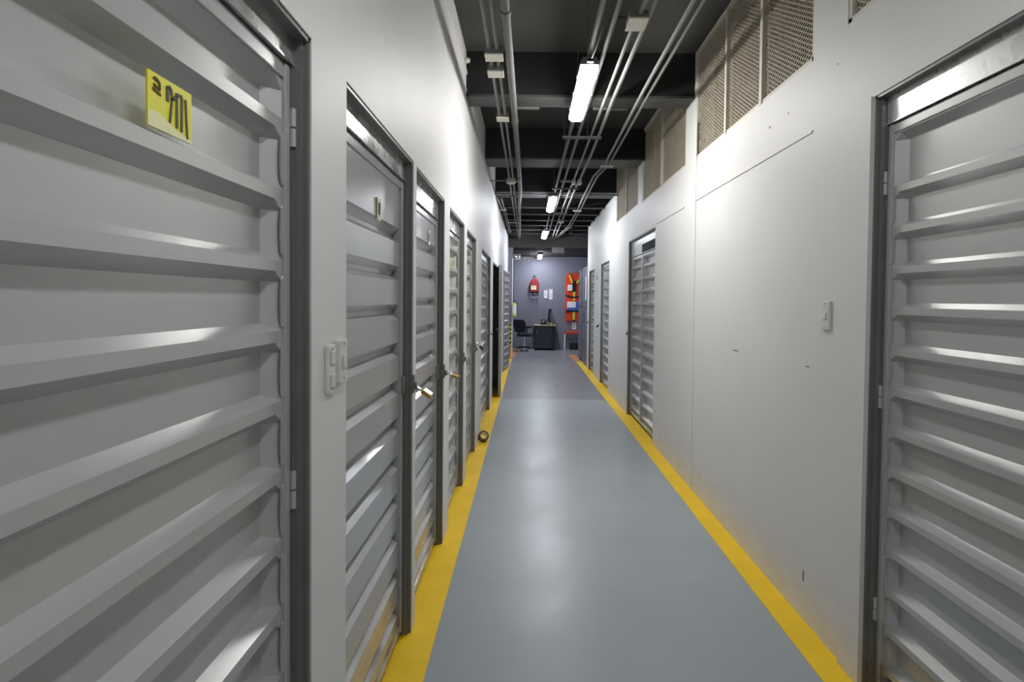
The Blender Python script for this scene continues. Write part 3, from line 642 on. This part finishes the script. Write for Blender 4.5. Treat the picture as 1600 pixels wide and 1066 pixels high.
# office chair
cx, cy = -.10, 16.4
t = thing('office_chair',(cx,cy,0),'black swivel office chair with chrome castors, left of the desk','chair')
q = MB(); q.tube([(cx,cy,.10),(cx,cy,.28)],.028,12); q.tube([(cx,cy,.28),(cx,cy,.44)],.016,12); plab(q.build('gas_column','chrome',t,smooth=True),'chrome gas column')
for k in range(5):
    a = math.radians(18+72*k); ex, ey = cx+.27*math.cos(a), cy+.27*math.sin(a)
    q = MB(); q.tube([(cx,cy,.12),((cx+ex)/2,(cy+ey)/2,.105),(ex,ey,.075)],[.026,.02,.014],8); lg = q.build('leg','black',t,smooth=True)
    q = MB(); q.lathe((ex,ey,.03),[(.0,-.02),(.024,-.02),(.03,-.01),(.03,.01),(.024,.02),(0,.02)],14,'y'); plab(q.build('castor','chrome',lg,smooth=True),'bright castor')
q = MB(); n_=6
q.box(cx-.23,cx+.25,cy-.24,cy+.24,.44,.53); q.build('seat','fabric',t,bevel=.035,seg=4,smooth=True)
q = MB(); bx = []
rows = [(.56,.17,-.26),(.64,.215,-.275),(.78,.235,-.295),(.90,.215,-.32),(.955,.16,-.335)]
rt = 1.0
vs = []
for z, hw_, off in rows:
    for k in range(7):
        tt = -1+k/3; 
        lx, ly = off+.06*tt*tt, hw_*tt
        for th in (0,.045): 
            gx = lx-th
            vs.append((cx+gx*math.cos(rt)-ly*math.sin(rt)*1.0, cy-gx*math.sin(rt)*-1+ly*math.cos(rt), z))
fs = []
R7 = 14
for r in range(4):
    for k in range(6):
        a = r*R7+k*2; fs += [(a,a+2,a+2+R7,a+R7),(a+1,a+1+R7,a+3+R7,a+3)]
    fs += [(r*R7,r*R7+R7,r*R7+R7+1,r*R7+1),(r*R7+12,r*R7+13,r*R7+R7+13,r*R7+R7+12)]
for k in range(6): fs += [(k*2,k*2+1,k*2+3,k*2+2),(4*R7+k*2,4*R7+k*2+2,4*R7+k*2+3,4*R7+k*2+1)]
q.add(vs,fs); q.build('backrest','fabric',t,smooth=True,subsurf=1)
q = MB(); q.tube([(cx-.05,cy-.05,.45),(cx-.16,cy-.22,.47),(cx-.17,cy-.27,.70)],.018,8); q.build('back_bracket','black',t,smooth=True)
for sy in (-1,1):
    q = MB(); q.tube([(cx+.02,cy+sy*.25,.46),(cx+.06,cy+sy*.29,.55),(cx+.10,cy+sy*.29,.70)],.014,8); q.box(cx-.04,cx+.24,cy+sy*.29-.025,cy+sy*.29+.025,.70,.73); q.build('armrest','black',t,weld=False)
# desk
t = thing('desk',(.515,16.9,0),'small dark cabinet desk with a pale top against the end wall','desk')
q = MB(); q.box(.18,.86,16.58,17.18,.745,.775); plab(q.build('desk_top','wood',t,bevel=.005),'pale wooden top')
q = MB(); q.box(.21,.23,16.62,17.17,.0,.745); q.box(.81,.83,16.62,17.17,.0,.745); q.box(.23,.81,17.13,17.16,.05,.745); q.box(.23,.81,16.64,17.13,.05,.07); q.build('body','navy',t,weld=False)
q = MB(); q.box(.235,.73,16.615,16.64,.06,.735); dd = q.build('door','navy',t,bevel=.004)
q = MB(); q.lathe((.275,16.605,.56),[(.0,-.02),(.016,-.016),(.012,.01)],12,'y'); plab(q.build('knob','chrome',dd,smooth=True),'bright round knob')
q = MB(); q.box(.735,.805,16.62,16.64,.05,.74); q.build('side_panel','black',t)
t = thing('telephone',(.50,16.8,.775),'rounded black telephone on the pale desk top','telephone')
q = MB(); q.lathe((.49,16.8,.775),[(.095,0),(.10,.03),(.085,.085),(.05,.11),(0,.115)],20); q.build('base','black',t,smooth=True)
q = MB(); q.tube([(.40,16.78,.89),(.43,16.78,.93),(.55,16.78,.93),(.58,16.78,.89)],[.026,.018,.018,.026],10); q.build('handset','black',t,smooth=True)
q = MB(); q.lathe((.47,16.715,.86),[(.0,-.01),(.014,0),(.014,.012)],10,'y'); plab(q.build('highlight_spot','white',t),'white spot standing for a highlight')  # highlight on the rounded casing, put in as a white disc
t = thing('monitor',(.68,16.85,.775),'thin black monitor seen edge on at the right of the desk','monitor')
q = MB(); q.lathe((.70,16.85,.775),[(.10,0),(.10,.012),(.03,.02),(.02,.10)],16); q.build('stand','black',t,smooth=True)
q = MB(); q.obox((.675,16.85,1.07),(.022,.25,.20),(0,.10,-.18)); sc_ = q.build('screen_case','black',t,bevel=.012)
q = MB(); q.obox((.70,16.85,1.07),(.03,.12,.10),(0,.10,-.18)); q.build('rear_hump','boxd',t,bevel=.012)
t = thing('cup',(.70,16.66,.775),'small yellow cup on the front edge of the desk','cup')
q = MB(); q.lathe((.705,16.66,.775),[(.026,0),(.034,.06),(.031,.06),(.024,.006),(0,.006)],16); q.build('body','lime',t,smooth=True)
q = MB(); q.tube([(.74,16.66,.82),(.758,16.66,.812),(.756,16.66,.79),(.735,16.66,.787)],.005,8); q.build('handle','lime',t,smooth=True)
q = MB(); q.tube([(.80,17.10,.90),(.90,17.14,.80),(.93,17.17,.5),(.96,17.17,.2),(1.0,17.15,.02)],.008,8); tag(q.build('shadow_cable','black',smooth=True),'added black cable standing for the shadow at the right side of the desk','cable')  # black tube added where a shadow falls beside the desk
# red first aid bag on wall
t = thing('red_bag',(.195,17.12,1.78),'red backpack hanging on the end wall above the desk','bag')
q = MB(); pr = [(.06,1.80),(.05,2.05),(.09,2.16),(.15,2.22),(.24,2.22),(.30,2.16),(.34,2.05),(.33,1.80),(.28,1.77),(.11,1.77)]
q.prism(pr,lambda u,v_,tt:(u,tt,v_),17.02,17.195); q.build('bag_body','red',t,bevel=.03,seg=3,smooth=True)
q = MB(); q.box(.09,.25,17.005,17.02,1.86,1.98); lb = plab(q.build('bag_label','ye_pale',t),'cream label with dark writing')
q = MB(); q.box(.105,.235,17.001,17.005,1.94,1.955); q.box(.105,.20,17.001,17.005,1.90,1.912); q.build('lettering','ink',lb,weld=False)
q = MB(); q.tube([(.16,17.1,2.21),(.17,17.1,2.30),(.22,17.1,2.30),(.23,17.1,2.21)],.012,8); q.build('carry_loop','black',t,smooth=True)
for x0 in (.14,.28):
    q = MB(); q.tube([(x0,17.05,1.79),(x0+.01,17.04,1.72),(x0+.04,17.05,1.66)],.012,8); q.build('strap','black',t,smooth=True)
q = MB(); q.box(.19,.20,17.16,17.2,2.28,2.31); q.build('hook','steel',t)
def paper(x0,x1,z0,z1,label,cols='white'):
    tt = thing('paper_notice',((x0+x1)/2,17.19,z0),label,'notice')
    q = MB(); q.box(x0,x1,17.190,17.198,z0,z1); q.build('sheet',cols,tt)
    q = MB()
    for k in range(4): q.box(x0+.02,x1-.03-.01*(k%2),17.1885,17.19,z1-.05-k*(z1-z0-.07)/4,z1-.035-k*(z1-z0-.07)/4)
    q.build('printed_lines','pipe_d',tt,weld=False)
paper(.07,.32,1.60,1.75,'white sheet on the end wall below the red bag')
paper(.50,.61,1.60,1.84,'white notice on the end wall, left of the close pair')
paper(.66,.77,1.56,1.88,'white notice on the end wall, right of the close pair')
paper(1.40,1.53,.62,.84,'pale sheet on the end wall below the orange board')
# spine board
t = thing('rescue_board',(1.42,17.15,.86),'orange red rescue board with straps fixed upright to the end wall','rescue board')
q = MB(); q.prism([(1.20,.88),(1.66,.88),(1.70,.95),(1.70,2.30),(1.64,2.39),(1.24,2.39),(1.18,2.30),(1.18,.95)],lambda u,v_,tt:(u,tt,v_),17.13,17.19); q.build('board','board',t,bevel=.012)
q = MB(); q.box(1.41,1.48,17.105,17.125,.92,1.30); q.box(1.41,1.48,17.105,17.125,1.52,1.82); q.build('yellow_strap','lime',t,weld=False)
q = MB(); q.obox((1.335,17.11,2.21),(.028,.012,.14),(0,-.35,0)); q.obox((1.60,17.11,2.19),(.028,.012,.14),(0,.6,0)); q.build('shoulder_strap','lime',t,weld=False)
q = MB(); q.obox((1.45,17.115,1.98),(.05,.015,.17),(0,0,0)); q.obox((1.31,17.112,1.66),(.14,.012,.022),(0,.25,0)); q.obox((1.57,17.112,1.66),(.14,.012,.022),(0,-.25,0)); q.box(1.18,1.70,17.10,17.128,1.17,1.22); q.box(1.41,1.48,17.10,17.126,.88,.92); q.box(1.27,1.33,17.108,17.125,2.3,2.37); q.build('black_strap','black',t,weld=False)
q = MB(); q.box(1.24,1.39,17.09,17.13,1.83,2.02); plab(q.build('white_pad','white',t,bevel=.015),'white pad')
q = MB(); q.box(1.23,1.50,17.08,17.13,1.30,1.49); plab(q.build('white_block','white',t,bevel=.012),'white head block')
q = MB(); q.box(1.50,1.63,17.08,17.13,1.22,1.49); q.box(1.23,1.50,17.085,17.13,1.225,1.30); plab(q.build('blue_block','blue',t,weld=False,bevel=.006),'blue head block')
# stool
t = thing('stool',(1.33,17.0,0),'low stool with an orange red seat and white legs under the rescue board','stool')
q = MB(); q.box(1.14,1.62,16.8,17.15,.50,.56); plab(q.build('seat','board',t,bevel=.01),'orange red seat')
for x0 in (1.16,1.60):
    for y0 in (16.83,17.12):
        q = MB(); q.tube([(x0,y0,.5),(x0-.012,y0,0)],.014,8); q.build('leg','white',t,smooth=True)
q = MB(); q.box(1.32,1.58,16.88,17.12,0,.20); tag(q.build('storage_box','black',bevel=.01),'low dark box on the floor under the stool','box')
# clean helper tags
for o in bpy.data.objects:
    if '_w' in o: del o['_w']
